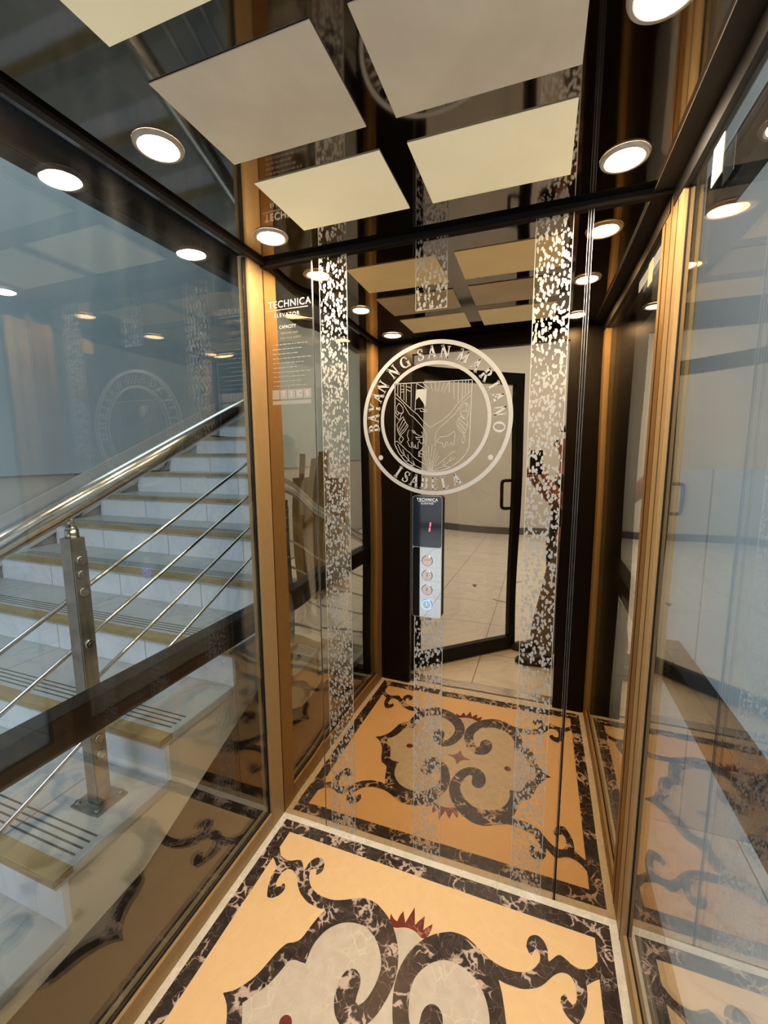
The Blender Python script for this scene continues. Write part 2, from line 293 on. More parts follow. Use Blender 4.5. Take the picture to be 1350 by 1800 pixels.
# ---- landing and hall floor, seen past the car
bm = bmesh.new()
bx(bm, -2.4, 3.3, -7.2, -D-0.13, -0.06, 0); bx(bm, -2.4, -1.2, -D-0.13, 3.6, -0.06, 0); bx(bm, W+0.14, 3.3, -D-0.13, 0.5, -0.06, 0)
link('floor', bm, M_FLOORT, kind='structure')
bm = bmesh.new(); bx(bm, -1.2, -0.05, -D-0.13, 3.6, -0.10, -0.04); bx(bm, W+0.05, W+0.14, -D-0.13, 0.5, -0.10, -0.04); bx(bm, -0.33, -0.30, -1.35, 2.4, -0.04, 0.14)
link('floor', bm, M_BLACKM, kind='structure')   # shaft bottom; black slab and panel paint in the shade under the stairs
bm = bmesh.new(); bx(bm, -0.14, W+0.14, -D-0.125, -D-0.045, -0.05, 0.001, 0)
for i in range(4): bx(bm, 0.2, 1.126, -D-0.118+i*0.02, -D-0.112+i*0.02, 0.001, 0.003, 0)
link('trim_1', bm, M_SILVER, kind='structure')     # threshold sill
# ---- hall walls
bm = bmesh.new(); bx(bm, -2.5, -2.40, -7.2, 3.6, 1.42, 4.8, 0); bx(bm, -2.5, -2.425, -7.2, 3.6, 0.0, 1.42, 1); link('wall_left', bm, [M_WALLB, M_DADO], kind='structure')
box('wall_back', -2.5, -0.14, 3.6, 3.7, 0.0, 4.8, M_WALLB, kind='structure')
box('wall_front', -2.5, 3.4, -7.3, -7.2, 0.0, 4.8, M_WALLG, kind='structure')
box('baseboard_front', -2.4, 3.3, -7.2, -7.185, 0.0, 0.13, M_BASE, kind='structure')
box('wall_right', 3.3, 3.4, -7.2, 0.5, 0.0, 4.8, M_WALLG, kind='structure')
box('baseboard_right', 3.285, 3.3, -7.185, 0.47, 0.0, 0.13, M_BASE, kind='structure')
box('wall_back', W+0.14, 3.3, 0.53, 0.65, 0.0, 4.8, M_DADO, kind='structure')
box('wall_back', W+0.16, 3.3, 0.50, 0.53, 0.0, 1.492, M_TILEW, kind='structure')
box('ceiling', -2.5, 3.4, -7.3, 3.7, 4.8, 4.9, M_WALLG, kind='structure')
box('wall_back', -0.14, W+0.14, 0.53, 0.6, 0.0, 4.8, M_BLACKM, kind='structure')
# ---- car ceiling
box('ceiling', -0.03, W+0.05, -D-0.06, 0.0, H, H+0.03, M_CEIL, kind='structure')
bm = bmesh.new()                                      # black angle along the ceiling edge
bx(bm, 0, W, -0.016, -0.0008, H-0.017, H-0.0005); bx(bm, 0.0, 0.022, -D, -0.016, H-0.012, H-0.0005)
link('trim_2', bm, M_BLACKM, kind='structure')
bm = bmesh.new(); bx(bm, W-0.048, W, -D, -0.016, H-0.010, H-0.0005)
bx(bm, W-0.002, W+0.02, -D, -0.016, H-0.055, H-0.0005)
link('trim_3', bm, M_BLACKM, kind='structure')
box('trim_4', W-0.0495, W-0.048, -D, -0.016, H-0.010, H-0.0006, M_SILVER, kind='structure')
# ---- mirror wall: three polished bronze sheets
SEAML, SEAMR = 0.205, 1.098
wb = bpy.data.objects.new('wall_back', None); COL.objects.link(wb); wb['kind'] = 'structure'
def sheet(x0, x1, mat, name, n=1, fn=None):
    bm = bmesh.new()
    bx(bm, x0, x1, 0, 0.004, -0.02, H+0.03)
    return link(name, bm, mat, wb)
sheet(0.0, SEAML-0.001, M_MIRL, 'mirror_sheet'); sheet(SEAML+0.001, SEAMR-0.004, M_MIR, 'mirror_sheet')
r = sheet(SEAMR+0.004, W+0.0, M_MIR, 'mirror_sheet')
box('backing_board', -0.02, W+0.02, 0.006, 0.03, -0.02, H+0.03, M_BLACKM, wb)
bm = bmesh.new()
for x in (SEAMR-0.008, SEAMR-0.002, SEAMR+0.005): bx(bm, x, x+0.0009, -0.0008, 0.002, 0.0, H-0.017)
link('seam_strip', bm, M_STEELB, wb)
bm = bmesh.new()
for x in (SEAML-0.002, SEAML+0.0015): bx(bm, x, x+0.0012, -0.0008, 0.002, 0.0, H-0.017)
link('seam_strip', bm, M_STEELB, wb)
# etched leopard strips
def strip(x0, x1, z0, z1):
    s = box('etched_strip', x0, x1, -0.0007, 0.0, z0, z1, M_LEO, wb)
    bm = bmesh.new()
    for x in (x0, x1-0.0018): bx(bm, x, x+0.0018, -0.0010, 0.0, z0, z1)
    if z0 > 1: bx(bm, x0, x1, -0.0010, 0.0, z0, z0+0.0018)
    link('strip_border', bm, M_FROST, s)
strip(0.233, 0.340, 0.0, H-0.017); strip(0.950, 1.053, 0.0, H-0.017); strip(0.585, 0.690, 2.018, H-0.017); strip(0.586, 0.691, 0.0, 0.975)
# etched town emblem
EMBLEM = [[(-0.136,0.122),(0.125,0.12),(0.12,-0.092),(0.109,-0.116),(0.089,-0.138),(0.062,-0.158),(0.023,-0.172),(-0.024,-0.174),(-0.064,-0.164),(-0.097,-0.143),(-0.122,-0.112),(-0.137,-0.082),(-0.136,0.122)],[(-0.133,0.089),(-0.111,0.067),(-0.076,0.033),(-0.055,0.017),(-0.036,-0.006),(-0.011,-0.027),(0.009,-0.015),(0.032,-0.003),(0.057,0.018),(0.081,0.049),(0.108,0.074),(0.121,0.084)],[(-0.133,0.076),(-0.107,0.055),(-0.084,0.018),(-0.071,0.01),(-0.046,-0.016),(-0.028,-0.039),(-0.024,-0.052),(-0.026,-0.09)],[(0.121,0.07),(0.098,0.053),(0.072,0.015),(0.042,-0.011),(0.019,-0.03),(0.008,-0.045),(0.006,-0.09)],[(-0.126,0.121),(-0.126,0.086)],[(-0.116,0.12),(-0.116,0.075)],[(-0.104,0.12),(-0.104,0.067)],[(-0.096,0.12),(-0.096,0.059)],[(-0.078,0.119),(-0.079,0.04)],[(-0.06,0.119),(-0.065,0.029)],[(0.081,0.12),(0.081,0.051)],[(0.094,0.119),(0.094,0.065)],[(0.104,0.119),(0.104,0.075)],[(0.113,0.119),(0.114,0.081)],[(0.066,0.119),(0.068,0.064)],[(0.052,0.119),(0.051,0.084)],[(-0.116,0.114),(-0.104,0.115)],[(-0.116,0.104),(-0.104,0.101)],[(-0.116,0.093),(-0.104,0.095)],[(-0.096,0.112),(-0.078,0.106)],[(-0.096,0.102),(-0.078,0.093)],[(-0.058,0.118),(-0.024,0.098)],[(-0.037,0.118),(-0.016,0.1)],[(-0.011,0.117),(-0.005,0.092)],[(0.004,0.117),(0.005,0.09)],[(0.02,0.117),(0.015,0.088)],[(0.035,0.116),(0.025,0.088)],[(0.049,0.117),(0.032,0.083)],[(-0.064,0.036),(-0.038,0.037),(-0.036,0.032),(-0.023,0.031)],[(-0.047,0.033),(-0.045,0.027),(-0.023,0.026)],[(-0.068,-0.043),(-0.076,-0.035),(-0.088,-0.035),(-0.092,-0.053),(-0.086,-0.068),(-0.092,-0.072),(-0.086,-0.084),(-0.084,-0.09),(-0.075,-0.092),(-0.078,-0.076),(-0.073,-0.075),(-0.07,-0.093),(-0.066,-0.094),(-0.063,-0.083),(-0.061,-0.096),(-0.053,-0.096),(-0.054,-0.078),(-0.049,-0.071),(-0.045,-0.079),(-0.033,-0.079),(-0.034,-0.067),(-0.038,-0.056),(-0.049,-0.054),(-0.068,-0.043)],[(-0.042,-0.041),(-0.036,-0.05),(-0.04,-0.058),(-0.049,-0.06),(-0.063,-0.057),(-0.057,-0.065),(-0.046,-0.068)],[(-0.084,-0.035),(-0.07,-0.035),(-0.062,-0.044),(-0.073,-0.043)],[(0.011,-0.074),(0.022,-0.059),(0.048,-0.057),(0.07,-0.041),(0.073,-0.051),(0.07,-0.086),(0.066,-0.088),(0.061,-0.076),(0.053,-0.088),(0.048,-0.088),(0.05,-0.078),(0.043,-0.075),(0.04,-0.093),(0.033,-0.093),(0.034,-0.08),(0.02,-0.077),(0.011,-0.074)],[(-0.129,-0.013),(-0.119,-0.001),(-0.107,0.012),(-0.1,-0.004),(-0.089,-0.02),(-0.103,-0.04),(-0.119,-0.052),(-0.127,-0.034),(-0.129,-0.013)],[(-0.125,-0.034),(-0.111,-0.006),(-0.104,0.004)],[(-0.123,-0.042),(-0.108,-0.019),(-0.099,-0.007)],[(-0.121,-0.048),(-0.103,-0.029),(-0.093,-0.014)],[(-0.122,0.058),(-0.108,0.042),(-0.106,0.027),(-0.119,0.022),(-0.13,0.033),(-0.13,0.046),(-0.122,0.058)],[(-0.133,0.015),(-0.119,-0.001),(-0.115,0.017),(-0.107,0.027)],[(-0.133,0.03),(-0.127,0.017),(-0.119,0.027)],[(-0.114,-0.052),(-0.105,-0.063),(-0.114,-0.077),(-0.122,-0.065),(-0.114,-0.052)],[(0.077,-0.014),(0.088,0.007),(0.114,-0.011),(0.113,-0.025),(0.103,-0.052),(0.083,-0.034),(0.077,-0.014)],[(0.08,-0.007),(0.107,-0.039)],[(0.083,0.0),(0.112,-0.025)],[(0.079,-0.019),(0.103,-0.047)],[(0.106,0.051),(0.117,0.033),(0.116,0.018),(0.108,-0.007),(0.09,0.012),(0.089,0.027),(0.098,0.043),(0.106,0.051)],[(0.089,0.019),(0.099,0.024),(0.109,0.022),(0.117,0.014)],[(0.109,0.022),(0.106,0.051)],[(0.103,-0.052),(0.106,-0.071),(0.098,-0.083),(0.096,-0.069),(0.103,-0.052)],[(-0.136,-0.074),(-0.129,-0.07),(-0.111,-0.086),(-0.094,-0.102),(-0.081,-0.112),(-0.07,-0.125),(-0.051,-0.138),(-0.029,-0.15)],[(-0.126,-0.082),(-0.114,-0.107),(-0.101,-0.12),(-0.085,-0.139),(-0.064,-0.154),(-0.035,-0.166)],[(-0.116,-0.12),(-0.101,-0.12),(-0.108,-0.099)],[(-0.101,-0.138),(-0.085,-0.139),(-0.09,-0.117)],[(-0.081,-0.152),(-0.064,-0.154),(-0.071,-0.138)],[(0.0,-0.16),(0.023,-0.146),(0.049,-0.123),(0.059,-0.113),(0.074,-0.106)],[(0.002,-0.169),(0.031,-0.158),(0.054,-0.141),(0.074,-0.128)],[(0.031,-0.158),(0.039,-0.141)],[(0.054,-0.141),(0.06,-0.125)],[(0.039,-0.156),(0.059,-0.158)],[(-0.019,-0.173),(-0.027,-0.138),(-0.032,-0.118),(-0.048,-0.112)],[(-0.016,-0.171),(-0.022,-0.125),(-0.025,-0.102)],[(-0.013,-0.171),(-0.015,-0.125),(-0.017,-0.09)],[(-0.011,-0.171),(-0.008,-0.128),(-0.004,-0.085)],[(-0.008,-0.171),(-0.001,-0.133),(0.007,-0.097)],[(-0.005,-0.171),(0.002,-0.138),(0.017,-0.108)],[(-0.003,-0.171),(0.007,-0.146),(0.02,-0.123)],[(-0.048,-0.123),(-0.046,-0.105),(-0.035,-0.092)],[(-0.03,-0.112),(-0.038,-0.102),(-0.051,-0.107),(-0.052,-0.123),(-0.04,-0.125)]]
CLOUD = [(-0.061,0.099),(-0.037,0.1),(-0.024,0.097),(-0.016,0.09),(0.0,0.082),(0.02,0.083),(0.045,0.089),(0.049,0.077),(0.036,0.065),(0.02,0.061),(0.005,0.045),(-0.015,0.041),(-0.028,0.041),(-0.039,0.059),(-0.051,0.075),(-0.061,0.066)]

bm = bmesh.new()
EX, EZ, ER = 0.650, 1.669, 0.2545
def P3(x, z): return (EX+x, -0.0009, EZ+z)
def ring(r0, r1, n=96):
    for i in range(n):
        a, b = 2*math.pi*i/n, 2*math.pi*(i+1)/n
        bm.faces.new([bm.verts.new(P3(r*math.cos(t), r*math.sin(t))) for r, t in ((r0, a), (r1, a), (r1, b), (r0, b))])
ring(ER-0.0135, ER); ring(0.1765, 0.1885)
def lin(pts, w=0.0016, T=None):
    T = T or (lambda p: P3(*p))
    for a, b in zip(pts, pts[1:]):
        a = Vector(a); b = Vector(b); d = b-a
        if d.length < 1e-6: continue
        d.normalize(); n = Vector((-d.y, d.x))*w/2; a = a-d*w*0.3; b = b+d*w*0.3
        bm.faces.new([bm.verts.new(T((q.x, q.y))) for q in (a+n, a-n, b-n, b+n)])
for l in EMBLEM: lin(l, 0.0017 if len(l) != 13 else 0.0024)
poly(bm, [P3(*p) for p in (CLOUD[0], CLOUD[1], CLOUD[2], (-0.026, 0.062), CLOUD[12], CLOUD[13], CLOUD[14], CLOUD[15])])
for cxx, czz in ((-0.189, -0.127), (0.189, -0.127)):
    poly(bm, [P3(cxx+0.0085*math.cos(t), czz+0.0085*math.sin(t)) for t in [i*math.pi/10 for i in range(20)]])
# serif capitals: strokes in a box of height 1
TK, TN, SF = 0.195, 0.10, 0.065
def seg(x0, y0, x1, y1, w): return ('s', x0, y0, x1, y1, w)
def srf(x, y, w=0.30): return ('s', x-w/2, y, x+w/2, y, SF)
def arc(cx, cyy, rx, ry, a0, a1, tk=TK, tn=TN): return ('a', cx, cyy, rx, ry, a0, a1, tk, tn)
LET = {
 'I': (0.34, [seg(.17, 0, .17, 1, TK), srf(.17, .025, .34), srf(.17, .975, .34)]),
 'B': (0.66, [seg(.16, 0, .16, 1, TK), srf(.10, .025, .2), srf(.10, .975, .2), arc(.30, .76, .20, .22, -90, 90), arc(.30, .28, .26, .255, -90, 90), seg(.1, .535, .32, .535, TN), seg(.1, .03, .32, .03, TN), seg(.1, .975, .32, .975, TN)]),
 'A': (0.80, [seg(.12, 0, .40, 1, TN), seg(.40, 1, .68, 0, TK), seg(.22, .34, .60, .34, TN), srf(.12, .025, .24), srf(.68, .025, .28)]),
 'Y': (0.76, [seg(.12, 1, .38, .46, TK), seg(.64, 1, .38, .46, TN), seg(.38, 0, .38, .5, TK), srf(.38, .025, .32), srf(.12, .975, .26), srf(.64, .975, .22)]),
 'N': (0.84, [seg(.14, 0, .14, 1, TN), seg(.14, 1, .70, 0, TK), seg(.70, 0, .70, 1, TN), srf(.14, .025, .24), srf(.12, .975, .24), srf(.70, .975, .24)]),
 'G': (0.82, [arc(.42, .5, .34, .46, 45, 315), seg(.68, .05, .68, .45, TK), srf(.66, .46, .26), seg(.66, .68, .66, .9, TN)]),
 'S': (0.56, [arc(.28, .74, .19, .22, 30, 255, .10, .08), arc(.28, .27, .21, .24, -150, 78, .11, .08), seg(.20, .56, .38, .44, TK), seg(.46, .72, .46, .92, TN), seg(.08, .06, .08, .28, TN)]),
 'M': (0.96, [seg(.13, 0, .17, 1, TN), seg(.17, 1, .46, .12, TK), seg(.46, .12, .76, 1, TN), seg(.76, 1, .82, 0, TK), srf(.13, .025, .22), srf(.82, .025, .26), srf(.14, .975, .18), srf(.80, .975, .18)]),
 'R': (0.72, [seg(.16, 0, .16, 1, TK), srf(.16, .025, .30), srf(.10, .975, .2), arc(.30, .73, .23, .245, -90, 90), seg(.1, .49, .32, .49, TN), seg(.1, .975, .32, .975, TN), seg(.34, .49, .66, .02, TK), srf(.66, .025, .14)]),
 'O': (0.84, [arc(.42, .5, .35, .47, 0, 360)]),
 'E': (0.60, [seg(.16, 0, .16, 1, TK), srf(.10, .975, .2), seg(.1, .03, .52, .03, TN), seg(.1, .97, .50, .97, TN), seg(.16, .52, .42, .52, TN), seg(.52, 0, .54, .2, TN), seg(.50, 1, .50, .82, TN), seg(.42, .42, .42, .62, TN)]),
 'L': (0.58, [seg(.16, 0, .16, 1, TK), srf(.16, .975, .32), seg(.1, .03, .52, .03, TN), seg(.52, 0, .54, .24, TN)]),
}
def letter(ch, th, rad, h, inward):
    wd, st = LET[ch]; th = math.radians(th)
    rad_v = Vector((math.cos(th), math.sin(th))); upv = -rad_v if inward else rad_v
    rtv = Vector((upv.y, -upv.x)); c = rad_v*rad
    def T(p): q = c+rtv*((p[0]-wd/2)*h)+upv*((p[1]-0.5)*h); return P3(q.x, q.y)
    for s in st:
        if s[0] == 's': lin([(s[1], s[2]), (s[3], s[4])], s[5], T)
        else:
            _, ax, ay, rx, ry, a0, a1, tk, tn = s; n = 22
            prev = None
            for i in range(n+1):
                a = math.radians(a0+(a1-a0)*i/n); wdt = tn+(tk-tn)*abs(math.cos(a))
                o = (ax+(rx+wdt/2)*math.cos(a), ay+(ry+wdt/4)*math.sin(a)); q = (ax+(rx-wdt/2)*math.cos(a), ay+(ry-wdt/2)*math.sin(a))
                if prev: bm.faces.new([bm.verts.new(T(z)) for z in (prev[0], prev[1], q, o)])
                prev = (o, q)
for ch, th in zip('BAYANNGSANMARIANO', (186.5, 177.5, 168, 158, 147.5, 131, 118, 102.6, 92.3, 80.4, 64, 50.5, 38.2, 27.2, 17.4, 5, -8.2)): letter(ch, th, 0.2155, 0.0385, False)
for ch, th in zip('ISABELA', (235, 243.6, 252.4, 262, 271.3, 280.8, 291.5)): letter(ch, th, 0.2155, 0.040, True)
link('etched_emblem', bm, M_FROST, wb)
# etched maker's notice on the left sheet
RX = (math.pi/2, 0, 0)
def etch(t, size, x, z, sx=1.0, sp=1.15, mat=None): return text_mesh(t, size, mat or M_FROST, 'etched_lettering', wb, (x, -0.0008, z), RX, 0.0002, sp, sx)
etch('TECHNICA', 0.034, 0.108, 2.100, 1.0, 1.1); etch('ELEVATOR', 0.019, 0.096, 2.062, 1.0, 1.25); etch('CAPACITY', 0.017, 0.098, 2.020, 0.9, 1.0)
etch('PERSONS AND', 0.010, 0.105, 1.998, 1.0, mat=M_FAINT); etch('FOR YOUR SAFETY', 0.010, 0.110, 1.980, 0.9, mat=M_FAINT)
bm = bmesh.new()
bx(bm, 0.008, 0.185, -0.001, 0, 2.0805, 2.0835)
rr = random.Random(3)
for row in range(11):                                # lines of small print
    z = 1.958-row*0.0165; x = 0.03
    while x < 0.175-(row % 3)*0.02:
        l = rr.uniform(0.006, 0.02); bx(bm, x, x+l, -0.0009, 0, z, z+0.0026); x += l+0.004
link('etched_lettering', bm, M_FAINT, wb)
bm = bmesh.new()
for i in range(5): bx(bm, 0.022+i*0.034, 0.022+i*0.034+0.031, -0.0006, 0, 1.762, 1.796)
bx(bm, 0.022, 0.189, -0.0006, 0, 1.742, 1.756)
link('etched_lettering', bm, M_FAINT, wb)
for i, c_ in enumerate('TICS'): text_mesh(c_, 0.028, M_FROST, 'etched_lettering', wb, (0.0715+i*0.034, -0.0012, 1.779), RX, 0.0002)

# ---- gold posts, sills, glass
def post(x0, x1, y0, y1, n):
    bm = bmesh.new(); bx(bm, x0, x1, y0, y1, 0.0, H-0.0006, 0, 0.0015)
    link(f'trim_{n}', bm, M_GOLD, kind='structure')
post(-0.045, 0.0, -0.086, -0.0012, 5); post(W, W+0.045, -0.100, -0.0012, 6); post(-0.045, 0.0, -D, -D+0.085, 7); post(W, W+0.045, -D, -D+0.085, 8)
box('trim_9', W-0.0015, W+0.002, -0.062, -0.058, 0.0, H-0.06, M_DARKIN, kind='structure')
def sill(x0, x1, y1, n):
    bm = bmesh.new(); bx(bm, x0, x1, -D+0.085, y1, 0.0, 0.068, 0, 0.001); link(f'trim_{n}', bm, M_GOLD, kind='structure')
sill(-0.045, 0.0, -0.086, 10); sill(W, W+0.045, -0.100, 11)
def gasket(x0, x1, y, n):
    bm = bmesh.new(); bx(bm, x0, x1, y-0.006, y, 0.068, H-0.012); bx(bm, x0, x1, -D+0.085, y-0.006, 0.068, 0.073); link(f'trim_{n}', bm, M_BLACKM, kind='structure')
gasket(-0.024, -0.010, -0.086, 12); gasket(W+0.010, W+0.024, -0.100, 13)
box('window_1', -0.021, -0.012, -D+0.085, -0.092, 0.073, H-0.001, M_GLASS, kind='structure')
box('window_2', W+0.012, W+0.021, -D+0.085, -0.106, 0.073, H-0.056, M_GLASS, kind='structure')
# ---- shaft steelwork outside the glass
def tubebox(x0, x1, y0, y1, z0, z1, n, lip=True):
    bm = bmesh.new(); bx(bm, x0, x1, y0, y1, z0, z1, 0, 0.003)
    if lip: bx(bm, x0-0.002 if x0 > 1 else x1, x0 if x0 > 1 else x1+0.002, y0, y1, (z0+z1)/2-0.003, (z0+z1)/2, 0)
    link(f'trim_{n}', bm, M_BLACK, kind='structure')
tubebox(-0.135, -0.070, -D, 0.10, 0.835, 0.930, 14); tubebox(W+0.072, W+0.135, -D, 0.10, 0.870, 0.965, 15)
tubebox(-0.155, -0.100, -D, 0.10, 2.205, 2.305, 16, False); tubebox(W+0.10, W+0.155, -D, 0.10, 2.205, 2.305, 17, False)
tubebox(-0.135, -0.070, 0.03, 0.10, 0.0, 4.0, 18, False); 
tubebox(-0.135, -0.055, -D-0.09, -D-0.005, 0.0, 2.6, 20, False); tubebox(W+0.055, W+0.135, -D-0.09, -D-0.005, 0.0, 2.6, 21, False)
# ---- front of the car: black jambs and header with their fixing plates
def jamb(x0, x1, n):
    bm = bmesh.new(); bx(bm, x0, x1, -D-0.04, -D, 0.0, H-0.0006, 0, 0.002)
    bx(bm, x0+0.01, x1-0.01, -D, -D+0.002, 0.0, 0.085)
    bx(bm, x0+0.01, x1-0.01, -D, -D+0.002, 1.72, 1.93)
    for zz in (0.022, 0.060, 1.735, 1.915):
        for k in range(4): tube(bm, (x0+0.025+k*(x1-x0-0.05)/3, -D+0.002, zz+(k % 2)*0.012), (x0+0.025+k*(x1-x0-0.05)/3, -D+0.005, zz+(k % 2)*0.012), 0.0032, 8)
    link(f'trim_{n}', bm, M_BLACK, kind='structure')
jamb(0.0, 0.205, 22); jamb(1.126, W, 23)
box('trim_24', 0.205, 1.126, -D-0.04, -D, 2.175, H-0.0006, M_BLACK, kind='structure')
bm = bmesh.new(); bx(bm, -0.14, 0.17, -D-0.13, -D-0.05, 0.0, 2.40); bx(bm, 1.15, W+0.14, -D-0.13, -D-0.05, 0.0, 2.40); bx(bm, 0.17, 1.15, -D-0.13, -D-0.05, 2.20, 2.40)
link('trim_25', bm, M_BLACK, kind='structure')
# ---- swing door standing open on the landing
dr = bpy.data.objects.new('door_1', None); COL.objects.link(dr); dr['kind'] = 'structure'
dr.location = (0.175, -1.372, 0.012); dr.rotation_euler = (0, 0, -math.radians(41.5))
DW, DH = 0.90, 2.13
bm = bmesh.new(); bx(bm, 0, DW, -0.045, 0, 0, 0.10); bx(bm, 0, DW, -0.045, 0, DH-0.085, DH); bx(bm, 0, 0.075, -0.045, 0, 0.10, DH-0.085); bx(bm, DW-0.068, DW, -0.045, 0, 0.10, DH-0.085)
link('door_frame', bm, M_BLACK, dr)
box('door_glass', 0.075, DW-0.068, -0.026, -0.020, 0.10, DH-0.085, M_DGLASS, dr)
bm = bmesh.new()
hx0, hx1, hy = DW-0.125, DW-0.030, -0.075
path_tube(bm, [(hx1, -0.045, 1.335), (hx1, hy, 1.335), (hx0+0.025, hy, 1.335), (hx0+0.006, hy, 1.328), (hx0, hy, 1.31), (hx0, hy, 1.15), (hx0+0.006, hy, 1.132), (hx0+0.025, hy, 1.125), (hx1, hy, 1.125), (hx1, -0.045, 1.125)], 0.0125, 14)
link('door_handle', bm, M_BLACK, dr)
# ================================================================== THINGS
# ---- staircase
st = thing('staircase', (-1.3, -1.8, 0), 'white marble staircase with mustard nosings rising beyond the left glass', 'staircase')
inv = Matrix.Translation((1.3, 1.8, 0))
def spart(name, bm, mat, parent=None):
    bm.transform(inv); return link(name, bm, mat, parent or st)
Y0, RUN, Z0, RISE, SX0, SX1 = -0.784, 0.362, 0.407, 0.166, -2.397, -0.20
for k in range(-2, 10):
    y, z = Y0+k*RUN, Z0+k*RISE
    y1 = y+RUN+0.03 if k < 9 else 3.58
    bm = bmesh.new(); bx(bm, SX0, SX1, y+0.004, y1, z-0.030, z, 0, 0.002); t = spart('tread', bm, M_TREAD)
    bm = bmesh.new(); bx(bm, SX0, SX1+0.001, y-0.001, y+0.055, z-0.020, z+0.0012, 0, 0.003); spart('nosing_band', bm, M_NOSE, t)
    if k < 5:
        bm = bmesh.new()
        for g in range(4): bx(bm, SX0+0.1, SX1-0.03, y+0.075+g*0.022, y+0.081+g*0.022, z, z+0.0008)
        spart('groove', bm, M_GROOVE, t)
    bm = bmesh.new(); bx(bm, SX0, SX1-0.004, y+0.020, y+0.038, max(z-RISE, 0), z-0.030); spart('riser', bm, M_RISER)
pts = [(Y0-2*RUN+0.04, 0.0)]
for k in range(-2, 10):
    y, z = Y0+k*RUN+0.03, Z0+k*RISE-0.032
    pts += [(y, z), (y+RUN, z)]
pts[-1] = (3.58, pts[-1][1]); pts.append((3.58, 0.38+0.458*2.5)); pts += [(2.5, 0.38+0.458*2.5), (-0.5, 0.151), (-1.0, 0.12), (-1.05, 0.0)]
bm = bmesh.new(); f = []
A = [bm.verts.new((-0.225, a, b)) for a, b in pts]; B = [bm.verts.new((-0.265, a, b)) for a, b in pts]
for t in tessellate_polygon([[Vector((a, b, 0)) for a, b in pts]]):
    bm.faces.new([A[i] for i in t]); bm.faces.new([B[i] for i in t[::-1]])
for i in range(len(pts)): j = (i+1) % len(pts); bm.faces.new((A[i], A[j], B[j], B[i]))
spart('stringer', bm, M_CREAMP)
bm = bmesh.new()                                      # sloping soffit
v = [bm.verts.new(p) for p in ((-2.385, -0.5, 0.151), (-0.265, -0.5, 0.151), (-0.265, 2.5, 0.38+0.458*2.5), (-2.385, 2.5, 0.38+0.458*2.5))]
bm.faces.new(v); bmesh.ops.solidify(bm, geom=bm.faces[:], thickness=0.02); spart('soffit', bm, M_CREAMP)
bm = bmesh.new()                                      # wall skirting climbing beside the steps
F = [bm.verts.new((-2.386, a, b)) for a, b in ((-1.45, 0.02), (2.45, 1.80), (2.45, 2.12), (-1.45, 0.33))]; G = [bm.verts.new((-2.397, v.co.y, v.co.z)) for v in F]
bm.faces.new(F); bm.faces.new(G[::-1])
for i in range(4): bm.faces.new((F[i], G[i], G[(i+1) % 4], F[(i+1) % 4]))
spart('skirting', bm, M_DADO)
# ---- railing
rl = thing('stair_railing', (-0.35, -0.54, Z0), 'polished steel stair railing with thick round handrail and thin rods', 'railing')
inv2 = Matrix.Translation((0.35, 0.54, -Z0))
def rpart(name, bm, mat, parent=None, smooth=False):
    bm.transform(inv2); return link(name, bm, mat, parent or rl, smooth)
SL = RISE/RUN
def hz(y): return 1.394+0.452*(y+0.56)
bm = bmesh.new(); tube(bm, (-0.352, -2.05, hz(-2.05)), (-0.352, 2.42, hz(2.42)), 0.036, 32); rpart('handrail', bm, M_STEEL, smooth=False)
for z in (1.120, 0.955, 0.795, 0.635):
    bm = bmesh.new(); tube(bm, (-0.402, -2.0, z+0.452*(-2.0+0.49)), (-0.402, 2.40, z+0.452*(2.40+0.49)), 0.0075, 14); rpart('rod', bm, M_STEEL)
for j, yc in enumerate((-0.5405-4*RUN, -0.5405, -0.5405+4*RUN, -0.5405+8*RUN)):
    dz = (yc+0.5405)*SL; base = max(Z0+dz, 0.0)
    if j == 3: dz = (yc+0.5405)*SL
    bm = bmesh.new(); bx(bm, -0.378, -0.328, yc-0.0225, yc+0.0225, base+0.008, 1.305+dz, 0, 0.002); p = rpart('baluster_post', bm, M_STEELB)
    bm = bmesh.new(); bx(bm, -0.328, -0.325, yc-0.0215, yc+0.0215, base+0.02, 1.262+dz); rpart('cover_plate', bm, M_STEELB, p)
    bm = bmesh.new(); bx(bm, -0.415, -0.290, yc-0.055, yc+0.055, base, base+0.008, 0, 0.002)
    for sx_, sy_ in ((-1, -1), (1, -1), (-1, 1), (1, 1)): tube(bm, (-0.3525+sx_*0.045, yc+sy_*0.042, base+0.008), (-0.3525+sx_*0.045, yc+sy_*0.042, base+0.018), 0.009, 8)
    rpart('base_plate', bm, M_STEELB, p)
    bm = bmesh.new(); tube(bm, (-0.352, yc, 1.305+dz), (-0.352, yc, 1.330+dz), 0.019, 20); tube(bm, (-0.352, yc, 1.330+dz), (-0.352, yc, 1.340+dz), 0.016, 20)
    tube(bm, (-0.352, yc, 1.340+dz), (-0.352, yc, hz(yc)-0.030), 0.010, 14); tube(bm, (-0.334, yc, 1.345+dz), (-0.370, yc, 1.345+dz), 0.006, 10)
    rpart('saddle_bracket', bm, M_STEEL, p)
    for zz in (1.235, 1.190, 1.135, 0.965, 0.802, 0.640, 0.585):
        if zz+dz < base+0.05: continue
        bm = bmesh.new(); tube(bm, (-0.325, yc, zz+dz), (-0.319, yc, zz+dz), 0.0155, 18, 0.0130); tube(bm, (-0.319, yc, zz+dz), (-0.317, yc, zz+dz), 0.005, 6); rpart('bolt', bm, M_STEEL, p)
    for z in (1.120, 0.955, 0.795, 0.635):
        zz = z+0.452*(yc+0.49); bm = bmesh.new(); tube(bm, (-0.402, yc, zz), (-0.376, yc, zz), 0.011, 16); rpart('spacer', bm, M_STEEL, p)
